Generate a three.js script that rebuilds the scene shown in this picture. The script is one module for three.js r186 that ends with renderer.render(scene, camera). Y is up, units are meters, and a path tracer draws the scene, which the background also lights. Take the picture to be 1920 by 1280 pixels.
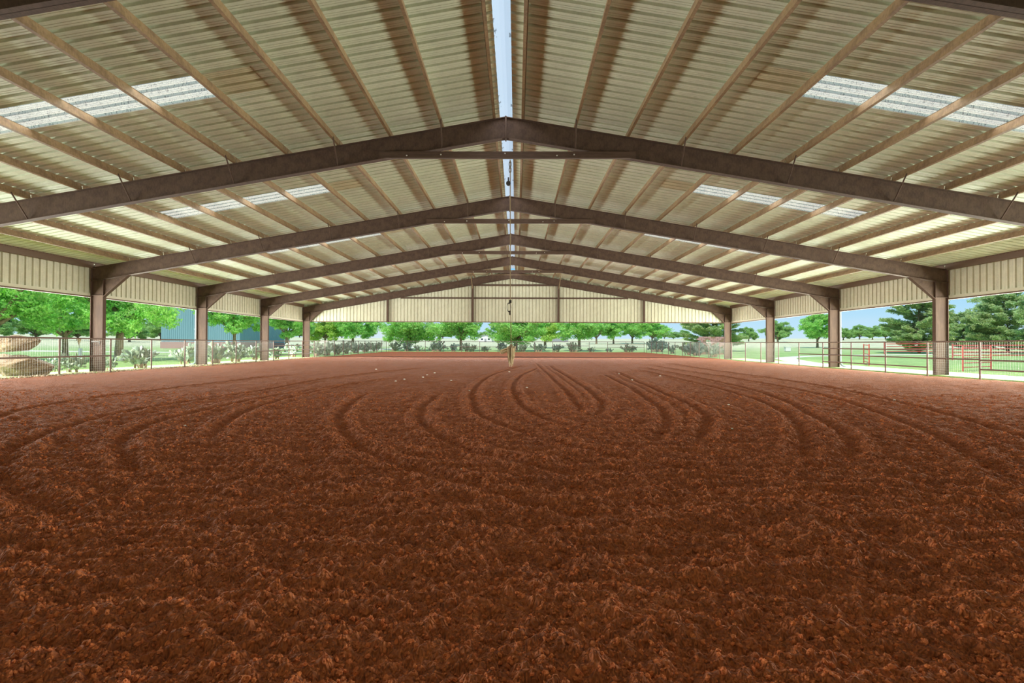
import * as THREE from 'three';
import { mergeGeometries, mergeVertices } from 'three/addons/utils/BufferGeometryUtils.js';
import { ImprovedNoise } from 'three/addons/math/ImprovedNoise.js';
import { RectAreaLightUniformsLib } from 'three/addons/lights/RectAreaLightUniformsLib.js';

// ---------------------------------------------------------------- camera, sky, sun, daylight, exposure
RectAreaLightUniformsLib.init();
const scene = new THREE.Scene();
const EYE = 1.19, FOCAL = 957;                       // eye height (m); focal length for a 1920 x 1280 frame
const camera = new THREE.PerspectiveCamera(2 * Math.atan(640 / FOCAL) * 180 / Math.PI, 1.5, 0.05, 3000);
camera.position.set(0, EYE, 0);
camera.rotation.set(0.0105, 0.0084, 0.0036, 'YXZ');

const renderer = new THREE.WebGLRenderer();
renderer.toneMapping = THREE.LinearToneMapping;
renderer.toneMappingExposure = 1.0;
renderer.shadowMap.enabled = true;

const smooth = (a, b, x) => { const t = Math.min(1, Math.max(0, (x - a) / (b - a))); return t * t * (3 - 2 * t); };
const mix = (a, b, t) => a + (b - a) * t;
function rng(seed) { let a = seed >>> 0; return () => { a = (a + 0x6D2B79F5) | 0; let t = Math.imul(a ^ (a >>> 15), 1 | a); t = (t + Math.imul(t ^ (t >>> 7), 61 | t)) ^ t; return ((t ^ (t >>> 14)) >>> 0) / 4294967296; }; }
const perlin = new ImprovedNoise();
const noise = (x, y, z = 0.37) => perlin.noise(x, y, z);

{ // clear sky, paler toward the horizon, with thin high streaks of cloud
  const W = 1024, H = 512, d = new Float32Array(W * H * 4);
  for (let r = 0; r < H; r++) {
    const el = ((r + 0.5) / H - 0.5) * Math.PI, up = Math.max(0, el), t = Math.pow(Math.min(1, up / (Math.PI / 2)), 0.5);
    for (let c = 0; c < W; c++) {
      const az = (c / W) * Math.PI * 2, x = Math.cos(az) * 4, y = Math.sin(az) * 4;
      let cl = noise(x * 0.9 + 7, y * 0.9, el * 26) * 0.6 + noise(x * 2.3, y * 2.3 + 3, el * 60) * 0.4;
      cl = smooth(0.02, 0.5, cl) * smooth(0, 0.03, el) * 0.55;
      const k = Math.min(1, up / 0.17);
      const a = [mix(0.80, 0.24, Math.pow(k, 0.6)), mix(0.95, 0.68, Math.pow(k, 0.7)), mix(1.05, 1.05, k)];
      const z = [0.13, 0.33, 0.72], v = [0.9, 0.95, 1.0], i = (r * W + c) * 4, g = smooth(0.3, 1, t);
      for (let q = 0; q < 3; q++) d[i + q] = mix(mix(a[q], z[q], g), v[q], cl) * 0.92;
      d[i + 3] = 1;
    }
  }
  const tex = new THREE.DataTexture(d, W, H, THREE.RGBAFormat, THREE.FloatType);
  tex.mapping = THREE.EquirectangularReflectionMapping; tex.magFilter = THREE.LinearFilter; tex.needsUpdate = true;
  scene.background = tex; scene.environment = tex;
}
const sun = new THREE.DirectionalLight(new THREE.Color(1, 0.95, 0.86), 4.3);
sun.position.set(-20, 70, 20); sun.target.position.set(0, 0, -25);
sun.castShadow = true; sun.shadow.mapSize.set(4096, 4096);
Object.assign(sun.shadow.camera, { left: -90, right: 90, top: 90, bottom: -90, near: 1, far: 260 });
scene.add(sun, sun.target);

// Daylight off the sunlit lawn and sky entering through the open sides: one soft source in each long opening and one in the far end
function daylight(name, color, radiance, w, h, from, to) {
  const l = new THREE.RectAreaLight(new THREE.Color(...color), radiance, w, h);
  l.name = name; l.position.set(...from); l.lookAt(...to); scene.add(l);
}
daylight('daylight_right_opening', [0.96, 1.0, 0.86], 36, 44, 2.4, [21.75, 1.7, -25], [0, 11.2, -25]);
daylight('daylight_left_opening', [0.98, 1.0, 0.92], 32, 44, 2.4, [-21.75, 1.7, -25], [0, 11.2, -25]);
daylight('daylight_far_opening', [1.0, 0.95, 0.86], 12, 36, 2.2, [0, 2.1, -48.6], [0, 8.5, -30]);
// ... and through the ridge strip and the translucent roof panels (built below)
daylight('daylight_ridge_strip', [0.93, 0.97, 1.0], 6.4, 46, 0.36, [-0.33, 8.1, -23], [-0.33, 0, -23.0001]);
scene.children.at(-1).rotation.set(-Math.PI / 2, 0, Math.PI / 2);
for (const z of [11.32, 18.64, 25.95, 34.18, 41.5]) for (const side of [-1, 1]) {
  const x = -0.33 + side * 9.65, y = 7.94 + 0.185 - 9.65 * (side < 0 ? 0.1727 : 0.1668);
  daylight('daylight_roof_panel', [1.0, 0.98, 0.9], 2.6, 5.6, 0.86, [x, y, -z], [x, 0, -z]);
  scene.children.at(-1).rotation.set(-Math.PI / 2, side * 0.168, 0);
}

// ---------------------------------------------------------------- helpers
const taken = {};
function numbered(n) { const k = taken[n] = (taken[n] ?? -1) + 1; return k ? n + '_' + String(k).padStart(3, '0') : n; }
function shade(o) { o.traverse((c) => { if (c.isMesh) { c.castShadow = true; c.receiveShadow = true; } }); return o; }
function top(o, name, label, category, group, kind) {
  o.name = numbered(name);
  if (label) o.userData.label = label;
  if (category) o.userData.category = category;
  if (group) o.userData.group = group;
  if (kind) o.userData.kind = kind;
  scene.add(o); return o;
}
function part(parent, name, geometry, material, label) {
  const m = new THREE.Mesh(geometry, material); m.name = name; if (label) m.userData.label = label;
  parent.add(m); return m;
}
const group = (x = 0, y = 0, z = 0) => { const g = new THREE.Group(); g.position.set(x, y, z); return g; };
function box(w, h, d, x = 0, y = 0, z = 0) { return new THREE.BoxGeometry(w, h, d).translate(x, y, z); }
function prism(points, z0, z1) {   // outline in x,y carried along z
  const s = new THREE.Shape(points.map((p) => new THREE.Vector2(...p)));
  return new THREE.ExtrudeGeometry(s, { depth: z1 - z0, bevelEnabled: false }).translate(0, 0, z0);
}
function strut(a, b, r, sides = 8, r2 = r) {  // a round bar from a to b
  const A = new THREE.Vector3(...a), B = new THREE.Vector3(...b), L = A.distanceTo(B);
  const g = new THREE.CylinderGeometry(r2, r, L, sides, 1);
  g.translate(0, L / 2, 0);
  g.applyQuaternion(new THREE.Quaternion().setFromUnitVectors(new THREE.Vector3(0, 1, 0), B.clone().sub(A).normalize()));
  return g.translate(A.x, A.y, A.z);
}
function plain(g) { const n = g.index ? g.toNonIndexed() : g; for (const k of Object.keys(n.attributes)) if (!['position', 'normal', 'uv'].includes(k)) n.deleteAttribute(k); return n; }
const join = (list) => mergeGeometries(list.map(plain));

// tiling noise for textures
function tileNoise(size, cells, seed) {
  const r = rng(seed), g = new Float32Array(cells * cells).map(() => r());
  return (u, v) => {
    const x = u * cells, y = v * cells, x0 = Math.floor(x), y0 = Math.floor(y), fx = x - x0, fy = y - y0;
    const sx = fx * fx * (3 - 2 * fx), sy = fy * fy * (3 - 2 * fy), at = (i, j) => g[((j % cells) + cells) % cells * cells + ((i % cells) + cells) % cells];
    return mix(mix(at(x0, y0), at(x0 + 1, y0), sx), mix(at(x0, y0 + 1), at(x0 + 1, y0 + 1), sx), sy);
  };
}
function texture(size, fn, srgb = true) {
  const d = new Uint8Array(size * size * 4);
  for (let j = 0; j < size; j++) for (let i = 0; i < size; i++) {
    const c = fn(i / size, j / size, i, j), k = (j * size + i) * 4;
    for (let q = 0; q < 3; q++) d[k + q] = Math.max(0, Math.min(255, Math.round(c[q] * 255)));
    d[k + 3] = 255;
  }
  const t = new THREE.DataTexture(d, size, size); t.wrapS = t.wrapT = THREE.RepeatWrapping; t.magFilter = THREE.LinearFilter;
  t.minFilter = THREE.LinearMipmapLinearFilter; t.generateMipmaps = true;
  if (srgb) t.colorSpace = THREE.SRGBColorSpace; t.needsUpdate = true; return t;
}
const octaves = (size, list, seed) => { const f = list.map(([c, a], i) => [tileNoise(size, c, seed + i * 17), a]); const s = list.reduce((q, p) => q + p[1], 0); return (u, v) => f.reduce((q, [n, a]) => q + n(u, v) * a, 0) / s; };
const lin = (r, g, b) => new THREE.Color().setRGB(r, g, b);

// ---------------------------------------------------------------- materials
const M = {};
{
  const speck = octaves(256, [[16, 1], [64, 1], [128, 1]], 5), wide = octaves(256, [[4, 1], [9, 0.7]], 9);
  const grain = texture(256, (u, v) => { const k = 0.9 + 0.1 * speck(u, v) + 0.08 * (wide(u, v) - 0.5); return [k, k, k * 0.99]; });
  M.sheets = [[0.65, 0.71, 0.56], [0.625, 0.68, 0.54], [0.67, 0.725, 0.585]].map((c) => new THREE.MeshStandardMaterial({ color: lin(...c), map: grain, roughness: 0.6, metalness: 0.0 }));
  M.lap = new THREE.MeshStandardMaterial({ color: lin(0.57, 0.54, 0.37), map: grain, roughness: 0.6 });
  M.siding = [[0.62, 0.61, 0.48], [0.60, 0.585, 0.46], [0.64, 0.63, 0.505]].map((c) => new THREE.MeshStandardMaterial({ color: lin(...c), map: grain, roughness: 0.55 }));
  const rust = octaves(512, [[6, 1], [24, 0.8], [96, 0.6]], 31), streak = tileNoise(512, 64, 77);
  const primer = texture(512, (u, v) => { const s = rust(u, v), d = streak(u * 1, v * 0.25 + u * 0.5); const k = 0.74 + 0.34 * s + 0.14 * (d - 0.5); return [k, k * (0.95 + 0.06 * s), k * (0.9 + 0.1 * d)]; });
  M.purlin = new THREE.MeshStandardMaterial({ color: lin(0.26, 0.17, 0.092), map: primer, roughness: 0.62 });
  M.frame = new THREE.MeshStandardMaterial({ color: lin(0.096, 0.056, 0.040), map: primer, roughness: 0.85 });
  M.frameEdge = M.frame;
  M.column = M.frame;
  M.columnFlange = M.column;
  M.darkTrim = new THREE.MeshStandardMaterial({ color: lin(0.13, 0.075, 0.045), roughness: 0.6 });
  M.bolt = new THREE.MeshStandardMaterial({ color: lin(0.75, 0.73, 0.68), roughness: 0.35, metalness: 0.6 });
  const dirtSpots = octaves(512, [[90, 1], [180, 1.2], [30, 0.5]], 55);
  const fibre = texture(512, (u, v) => { const s = dirtSpots(u, v), k = s > 0.635 ? 0.7 : 0.92 + 0.08 * s; return [k, k * 0.985, k * 0.94]; });
  fibre.repeat.set(1.1, 1.1);
  M.skylight = new THREE.MeshPhysicalMaterial({ color: lin(0.93, 0.93, 0.86), map: fibre, roughness: 1, transmission: 0.62, thickness: 0, ior: 1.3, side: THREE.DoubleSide });
  const cap = octaves(256, [[3, 1], [7, 0.8], [40, 0.25]], 91);
  const capTex = texture(256, (u, v) => { const s = cap(u, v), k = s < 0.34 ? 0.6 : 0.93; return [k * 0.97, k, k * 1.02]; });
  M.ridge = new THREE.MeshPhysicalMaterial({ color: lin(0.86, 0.93, 0.97), map: capTex, roughness: 1, transmission: 0.6, thickness: 0, ior: 1.3, side: THREE.DoubleSide });
  M.pipe = new THREE.MeshStandardMaterial({ color: lin(0.16, 0.10, 0.08), roughness: 0.6 });
  M.wire = new THREE.MeshStandardMaterial({ color: lin(0.34, 0.33, 0.3), roughness: 0.5, metalness: 0.3 });
  M.redPipe = new THREE.MeshStandardMaterial({ color: lin(0.45, 0.07, 0.06), roughness: 0.5 });
  M.galv = new THREE.MeshStandardMaterial({ color: lin(0.15, 0.18, 0.19), roughness: 0.9 });
  const dirtCol = octaves(1024, [[5, 1], [21, 1], [85, 1], [300, 1.3]], 201), crumbs = octaves(1024, [[60, 0.8], [130, 1], [260, 0.8]], 333);
  const dirtMap = texture(1024, (u, v) => { const s = dirtCol(u, v), c = crumbs(u, v), k = 0.70 + 0.36 * s + 0.2 * (c - 0.5); return [k, k * (0.94 + 0.1 * s), k * (0.9 + 0.18 * s)]; });
  const dirtBump = texture(1024, (u, v) => { const c = crumbs(u, v); const k = Math.min(1, Math.max(0, (c - 0.25) * 2)); return [k, k, k]; }, false);
  M.dirt = new THREE.MeshStandardMaterial({ color: lin(0.51, 0.136, 0.035), map: dirtMap, bumpMap: dirtBump, bumpScale: 0.03, roughness: 0.95 });
  M.clod = new THREE.MeshStandardMaterial({ color: lin(0.48, 0.13, 0.036), roughness: 0.95 });
  const gr = octaves(1024, [[8, 1], [40, 0.8], [160, 1], [400, 1.2]], 401);
  const grassMap = texture(1024, (u, v) => { const s = gr(u, v), k = 0.62 + 0.6 * s; return [k * (0.92 + 0.12 * s), k, k * 0.9]; });
  M.lawn = new THREE.MeshStandardMaterial({ color: 0xffffff, map: grassMap, vertexColors: true, roughness: 0.95 });
  M.gravel = new THREE.MeshStandardMaterial({ color: lin(0.80, 0.77, 0.68), map: grain, roughness: 0.95 });
  const st = octaves(512, [[5, 1], [20, 0.8], [80, 0.7]], 501);
  const stoneMap = texture(512, (u, v) => { const s = st(u, v), k = 0.55 + 0.75 * s; return [k, k * 0.96, k * 0.9]; });
  M.stone = new THREE.MeshStandardMaterial({ color: lin(0.23, 0.17, 0.115), map: stoneMap, bumpMap: stoneMap, bumpScale: 0.03, roughness: 0.95 });
  M.bark = new THREE.MeshStandardMaterial({ color: lin(0.24, 0.19, 0.14), map: stoneMap, roughness: 0.95 });
  const leaf = (c) => new THREE.MeshPhysicalMaterial({ color: lin(...c), roughness: 0.85, transmission: 0.5, thickness: 0, side: THREE.DoubleSide });
  M.leaf = leaf([0.40, 0.74, 0.20]); M.leafYellow = leaf([0.52, 0.74, 0.16]); M.needle = leaf([0.47, 0.62, 0.29]); M.farLeaf = leaf([0.36, 0.60, 0.20]);
  M.pad = [[0.155, 0.205, 0.14], [0.18, 0.22, 0.14], [0.13, 0.185, 0.14]].map((c) => new THREE.MeshStandardMaterial({ color: lin(...c), roughness: 0.8 }));
  M.padOld = new THREE.MeshStandardMaterial({ color: lin(0.30, 0.20, 0.13), roughness: 0.9 });
  M.blueMetal = new THREE.MeshStandardMaterial({ color: lin(0.22, 0.37, 0.43), roughness: 0.6 });
  M.brickRed = new THREE.MeshStandardMaterial({ color: lin(0.42, 0.24, 0.22), roughness: 0.9 });
  M.white = new THREE.MeshStandardMaterial({ color: lin(0.75, 0.75, 0.73), roughness: 0.7 });
  M.greyRoof = new THREE.MeshStandardMaterial({ color: lin(0.3, 0.31, 0.33), roughness: 0.7 });
  M.glass = new THREE.MeshStandardMaterial({ color: lin(0.05, 0.06, 0.07), roughness: 0.15 });
  M.rope = new THREE.MeshStandardMaterial({ color: lin(0.25, 0.18, 0.10), roughness: 0.9 });
  M.iron = new THREE.MeshStandardMaterial({ color: lin(0.04, 0.035, 0.03), roughness: 0.5, metalness: 0.5 });
  M.straw = new THREE.MeshStandardMaterial({ color: lin(0.72, 0.58, 0.36), roughness: 0.95 });
  M.strawDark = new THREE.MeshStandardMaterial({ color: lin(0.20, 0.13, 0.06), roughness: 0.95 });
  M.chip = new THREE.MeshStandardMaterial({ color: lin(0.75, 0.66, 0.55), roughness: 0.9 });
  M.slate = new THREE.MeshStandardMaterial({ color: lin(0.25, 0.31, 0.37), roughness: 0.7 });
  M.wood = new THREE.MeshStandardMaterial({ color: lin(0.32, 0.2, 0.13), map: primer, roughness: 0.85 });
}

// ---------------------------------------------------------------- the lie of the land
const RISE = [[0, 0], [28, 0], [36, 0.05], [43, 0.1], [50, 0.2], [75, 0.5], [120, 1.4], [200, 3.2], [400, 7.6], [900, 15], [2500, 25]];
function land(x, z) {
  const r = Math.hypot(x, z);
  for (let i = 1; i < RISE.length; i++) if (r <= RISE[i][0]) { const [a, h] = RISE[i - 1], [b, k] = RISE[i]; return mix(h, k, (r - a) / (b - a)); }
  return 25;
}
const onGround = (px, Z) => [(px - 968) / FOCAL * Z, Z];

// furrows left by the tractor and the drag: paths on the arena floor (x, distance)
const gp = (px, py) => { const h = 650 + (px - 968) * 0.0036; let Z = FOCAL * EYE / Math.max(6, py - h); return [(px - 968) / FOCAL * Z, Z]; };
const TRACKS = [
  [[985, 684], [930, 700], [897, 720], [886, 748], [905, 780], [960, 803], [1060, 834], [1200, 866], [1400, 893], [1600, 908], [1920, 946], [2100, 972]],
  [[1010, 688], [978, 704], [963, 722], [970, 748], [1000, 775], [1080, 806]],
  [[1006, 682], [1040, 712], [1070, 742], [1098, 778]],
  [[1030, 685], [1090, 722], [1124, 750], [1126, 770], [1104, 786]],
  [[1130, 700], [1190, 732], [1243, 772], [1246, 800], [1222, 828]],
  [[1150, 695], [1240, 735], [1312, 770], [1322, 798], [1302, 836]],
  [[1190, 692], [1340, 726], [1460, 768], [1500, 815], [1500, 868]],
  [[1200, 688], [1400, 728], [1540, 790], [1592, 838], [1584, 872]],
  [[1220, 685], [1500, 732], [1740, 812], [1900, 905]],
  [[1250, 682], [1560, 728], [1850, 800], [2000, 850]],
  [[800, 688], [640, 706], [480, 734], [220, 776], [70, 822], [0, 868], [10, 910], [70, 948], [180, 985]],
  [[760, 705], [620, 728], [470, 768], [420, 796], [390, 832]],
  [[690, 714], [520, 742], [320, 785], [242, 816], [228, 850], [260, 900]],
  [[690, 735], [645, 770], [640, 800], [690, 850], [840, 900], [1000, 945], [1250, 985]],
  [[830, 735], [790, 770], [800, 800], [870, 840], [980, 870], [1180, 910]],
  [[560, 700], [300, 730], [60, 765], [-60, 800]],
].map((t) => t.map(([x, y]) => gp(x, y)));
// a raster of the distance to the nearest furrow, so that the floor's height can be looked up quickly
const RX0 = -18.5, RX1 = 18.5, RZ0 = 0.5, RZ1 = 40, RC = 0.04, RNX = Math.ceil((RX1 - RX0) / RC), RNZ = Math.ceil((RZ1 - RZ0) / RC);
const furrow = new Float32Array(RNX * RNZ);
for (const t of TRACKS) {
  const c = new THREE.CatmullRomCurve3(t.map(([x, z]) => new THREE.Vector3(x, 0, z)), false, 'centripetal'), pts = c.getPoints(240);
  const own = new Map();
  for (let i = 0; i < pts.length - 1; i++) {
    const L = pts[i].distanceTo(pts[i + 1]), n = Math.max(1, Math.ceil(L / 0.05));
    for (let k = 0; k < n; k++) {
      const p = pts[i].clone().lerp(pts[i + 1], k / n), R = 0.34;
      const i0 = Math.floor((p.x - R - RX0) / RC), i1 = Math.ceil((p.x + R - RX0) / RC), j0 = Math.floor((p.z - R - RZ0) / RC), j1 = Math.ceil((p.z + R - RZ0) / RC);
      for (let j = Math.max(0, j0); j <= Math.min(RNZ - 1, j1); j++) for (let q = Math.max(0, i0); q <= Math.min(RNX - 1, i1); q++) {
        const d = Math.hypot(RX0 + q * RC - p.x, RZ0 + j * RC - p.z), at = j * RNX + q;
        if (d < R && !(own.get(at) <= d)) own.set(at, d);
      }
    }
  }
  const end = t[t.length - 1], start = t[0];
  for (const [at, d] of own) {
    const x = RX0 + (at % RNX) * RC, z = RZ0 + Math.floor(at / RNX) * RC;
    const fade = smooth(0, 0.8, Math.hypot(x - end[0], z - end[1])) * smooth(0, 2, Math.hypot(x - start[0], z - start[1]));
    const v = (-0.042 * Math.exp(-((d / 0.07) ** 2)) + 0.024 * Math.exp(-(((d - 0.19) / 0.07) ** 2))) * fade;
    furrow[at] = Math.abs(v) > Math.abs(furrow[at]) ? v : furrow[at];
  }
}
function furrowAt(x, z) {
  const u = (x - RX0) / RC, v = (z - RZ0) / RC, i = Math.floor(u), j = Math.floor(v);
  if (i < 0 || j < 0 || i >= RNX - 1 || j >= RNZ - 1) return 0;
  const a = u - i, b = v - j, k = j * RNX + i;
  return mix(mix(furrow[k], furrow[k + 1], a), mix(furrow[k + RNX], furrow[k + RNX + 1], a), b);
}
function soil(x, z) {   // z is the distance in front of the camera
  const fine = 1 - smooth(9, 26, z);
  let h = 0.03 * noise(x * 0.25, z * 0.25, 1.1);
  const wx = x + 0.25 * noise(x * 0.7, z * 0.7, 4), wz = z + 0.12 * noise(x * 0.9, z * 0.9, 9);
  h += 0.026 * noise(wx * 1.5, wz * 5.2, 2.2) + 0.018 * noise(wx * 3.4 + 5, wz * 9.5, 3.3) * (0.35 + 0.65 * fine);
  if (fine > 0.01) {
    const near = 1 - smooth(4, 12, z);
    h += fine * (0.036 * (0.5 - Math.abs(noise(x * 4.5, z * 7, 6.1))) + 0.02 * noise(x * 10, z * 14, 7.7));
    if (near > 0.01) h += near * (0.036 * Math.abs(noise(x * 15, z * 17, 8.2)) + 0.021 * noise(x * 33, z * 36, 5.5) + 0.02 * noise(x * 2.2, z * 3.1, 12.5));
  }
  h += furrowAt(x, z) * (0.85 + 0.5 * noise(x * 6, z * 6, 3));
  return land(x, z) + h;
}
const edge = (x, z) => smooth(18.55, 17.9, Math.abs(x)) * smooth(72.6, 71.8, z);

// ---------------------------------------------------------------- floor: tilled red soil
{
  const xs = [], zs = [];
  for (let x = 0, d = 0.0105; x < 18.6;) { xs.push(x); if (x > 3.6) d = Math.min(0.09, d * 1.0115); x += d; } xs.push(18.6);
  const X = [...xs.slice(1).map((x) => -x).reverse(), ...xs];
  for (let z = 1.25; z < 72.6;) { zs.push(z); z += Math.max(0.0095, z * 0.0053); } zs.unshift(-7.5, -4, -1.5, -0.2, 0.5, 0.95); zs.push(72.7);
  const nx = X.length, nz = zs.length, pos = new Float32Array(nx * nz * 3), uv = new Float32Array(nx * nz * 2), idx = new Uint32Array((nx - 1) * (nz - 1) * 6);
  for (let j = 0, k = 0; j < nz; j++) for (let i = 0; i < nx; i++, k++) {
    const x = X[i], z = zs[j], e = edge(x, z);
    pos[k * 3] = x; pos[k * 3 + 1] = mix(land(x, z) - 0.12, soil(x, Math.max(z, 0.1)), e); pos[k * 3 + 2] = -z;
    uv[k * 2] = x / 1.7; uv[k * 2 + 1] = z / 1.7;
  }
  for (let j = 0, k = 0; j < nz - 1; j++) for (let i = 0; i < nx - 1; i++) {
    const a = j * nx + i, b = a + 1, c = a + nx, d = c + 1;
    idx[k++] = a; idx[k++] = b; idx[k++] = c; idx[k++] = b; idx[k++] = d; idx[k++] = c;
  }
  const g = new THREE.BufferGeometry();
  g.setAttribute('position', new THREE.BufferAttribute(pos, 3)); g.setAttribute('uv', new THREE.BufferAttribute(uv, 2)); g.setIndex(new THREE.BufferAttribute(idx, 1)); g.computeVertexNormals();
  top(new THREE.Mesh(g, M.dirt), 'floor', 'tilled red-brown dirt floor of the riding arena with curved drag furrows', 'floor', null, 'structure');
}
{ // loose crumbs of soil
  const r = rng(71), base = new THREE.IcosahedronGeometry(1, 1), p = base.attributes.position;
  for (let i = 0; i < p.count; i++) { const v = new THREE.Vector3().fromBufferAttribute(p, i), k = 1 + 0.95 * noise(v.x * 1.9, v.y * 1.9, v.z * 1.9); p.setXYZ(i, v.x * k * 1.15, v.y * k * 0.7, v.z * k); }
  base.computeVertexNormals();
  const n = 90000, m = new THREE.InstancedMesh(base, M.clod, n), o = new THREE.Object3D(), c = new THREE.Color();
  for (let i = 0; i < n; i++) {
    const Z = 1.2 * Math.pow(11, Math.pow(r(), 1.05)), x = (r() * 2 - 1) * Math.min(17, Z * 1.12 + 0.4), s = (0.002 + 0.0095 * Math.pow(r(), 4.5)) * (0.8 + Z * 0.08);
    o.position.set(x, soil(x, Z) + s * 0.25, -Z); o.rotation.set(r() * 6, r() * 6, r() * 6); o.scale.setScalar(s); o.updateMatrix();
    m.setMatrixAt(i, o.matrix); const k = 0.75 + 0.5 * r(); m.setColorAt(i, c.setRGB(k, k * (0.95 + 0.1 * r()), k * (0.9 + 0.2 * r())));
  }
  top(m, 'soil_clods', 'loose crumbs and clods of red soil strewn over the arena floor', 'soil', null, 'stuff');
}
// ---------------------------------------------------------------- land outside
{
  const line = [0, 6, 12, 16, 17.4, 17.9, 18.2, 18.5, 18.8, 19.3, 20, 21, 22.5, 24, 26, 28, 31, 34, 38, 42, 47, 52, 58, 65, 73, 82, 92, 105, 120, 140, 165, 200, 240, 300, 380, 480, 620, 800, 1000];
  const X = [...line.slice(1).map((x) => -x).reverse(), ...line], Z = [-400, -200, -100, -60, -30, -15, -9, -7, -4, 0, 4, 8, 12, 16, 20, 24, 28, 32, 36, 40, 44, 48, 52, 56, 60, 64, 68, 71, 71.8, 72.3, 72.8, 73.5, 75, 77, 80, 84, 89, 95, 102, 110, 120, 132, 146, 165, 190, 220, 260, 310, 380, 470, 600, 800, 1100];
  const pos = [], uv = [], col = [], idx = [];
  for (const z of Z) for (const x of X) {
    const inside = Math.abs(x) < 18.4 && z < 72.2 && z > -8, r = Math.hypot(x, z);
    pos.push(x, land(x, z) - (inside ? 0.35 : 0), -z); uv.push(x / 9, z / 9);
    const dry = smooth(70, 135, r + 18 * noise(x * 0.03, z * 0.03, 2)), w = 0.5 + 0.5 * noise(x * 0.11, z * 0.11, 5);
    col.push(mix(mix(0.30, 0.46, w), 0.74, dry), mix(mix(0.52, 0.58, w), 0.72, dry), mix(mix(0.17, 0.27, w), 0.56, dry));
  }
  const nx = X.length;
  for (let j = 0; j < Z.length - 1; j++) for (let i = 0; i < nx - 1; i++) { const a = j * nx + i; idx.push(a, a + 1, a + nx, a + 1, a + nx + 1, a + nx); }
  const g = new THREE.BufferGeometry();
  g.setAttribute('position', new THREE.Float32BufferAttribute(pos, 3)); g.setAttribute('uv', new THREE.Float32BufferAttribute(uv, 2)); g.setAttribute('color', new THREE.Float32BufferAttribute(col, 3)); g.setIndex(idx); g.computeVertexNormals();
  top(new THREE.Mesh(g, M.lawn), 'ground', 'sunlit green lawn around the arena running out to pale dry pasture', 'lawn', null, 'structure');
}
function ribbon(points, width, lift, mat) {
  const c = new THREE.CatmullRomCurve3(points.map(([x, z]) => new THREE.Vector3(x, 0, -z))), n = 60, pos = [], uv = [], idx = [];
  for (let i = 0; i <= n; i++) {
    const p = c.getPoint(i / n), t = c.getTangent(i / n), w = width * (0.5 + 0.09 * noise(p.x * 0.8, p.z * 0.8, 3)), s = new THREE.Vector3(-t.z, 0, t.x).normalize();
    for (const e of [-1, -0.4, 0.4, 1]) { const x = p.x + s.x * w * e, z = p.z + s.z * w * e; pos.push(x, land(x, -z) + lift * (1 - 0.9 * (Math.abs(e) > 0.9)), z); uv.push(x, z); }
    if (i < n) for (let k = 0; k < 3; k++) { const a = i * 4 + k; idx.push(a, a + 1, a + 4, a + 1, a + 5, a + 4); }
  }
  const g = new THREE.BufferGeometry(); g.setAttribute('position', new THREE.Float32BufferAttribute(pos, 3)); g.setAttribute('uv', new THREE.Float32BufferAttribute(uv, 2)); g.setIndex(idx); g.computeVertexNormals();
  return new THREE.Mesh(g, mat);
}
top(ribbon([[20.35, 14], [20.35, 24], [20.5, 32], [22, 40], [26, 49], [34, 55], [48, 58], [80, 62]], 1.7, 0.04, M.gravel), 'gravel_drive', 'pale gravel drive curving away outside the right-hand columns', 'drive', null, 'structure');
top(ribbon([[-90, 57], [-60, 56], [-40, 57], [-26, 62], [-22, 78], [-20, 100]], 2.6, 0.05, M.gravel), 'gravel_path', 'pale gravel path crossing the lawn behind the left-hand fence', 'path', null, 'structure');

// ---------------------------------------------------------------- the steel building
const BAY = 7.62, RIDGE = -0.33, EAVE_X = 19.15, APEX = 7.94, EAVE = 4.69, PURLIN = 0.2, DEPTH = 0.62, SILL = 3.39, FRAMES = [7.42, 14.98, 3 * BAY, 4 * BAY, 5 * BAY, 6 * BAY], ENDS = [-1.5, ...FRAMES];
const slope = { '-1': (APEX - EAVE) / (EAVE_X + RIDGE), '1': (APEX - EAVE) / (EAVE_X - RIDGE) };
const roofX = (side, s) => RIDGE + side * s, beamTop = (side, s) => APEX - slope[side] * s, run = (side) => EAVE_X - side * RIDGE;
const PURLINS = { '-1': [...Array(12)].map((_, k) => 0.30 + k * 1.53), '1': [...Array(12)].map((_, k) => 0.46 + k * 1.545) };

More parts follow.
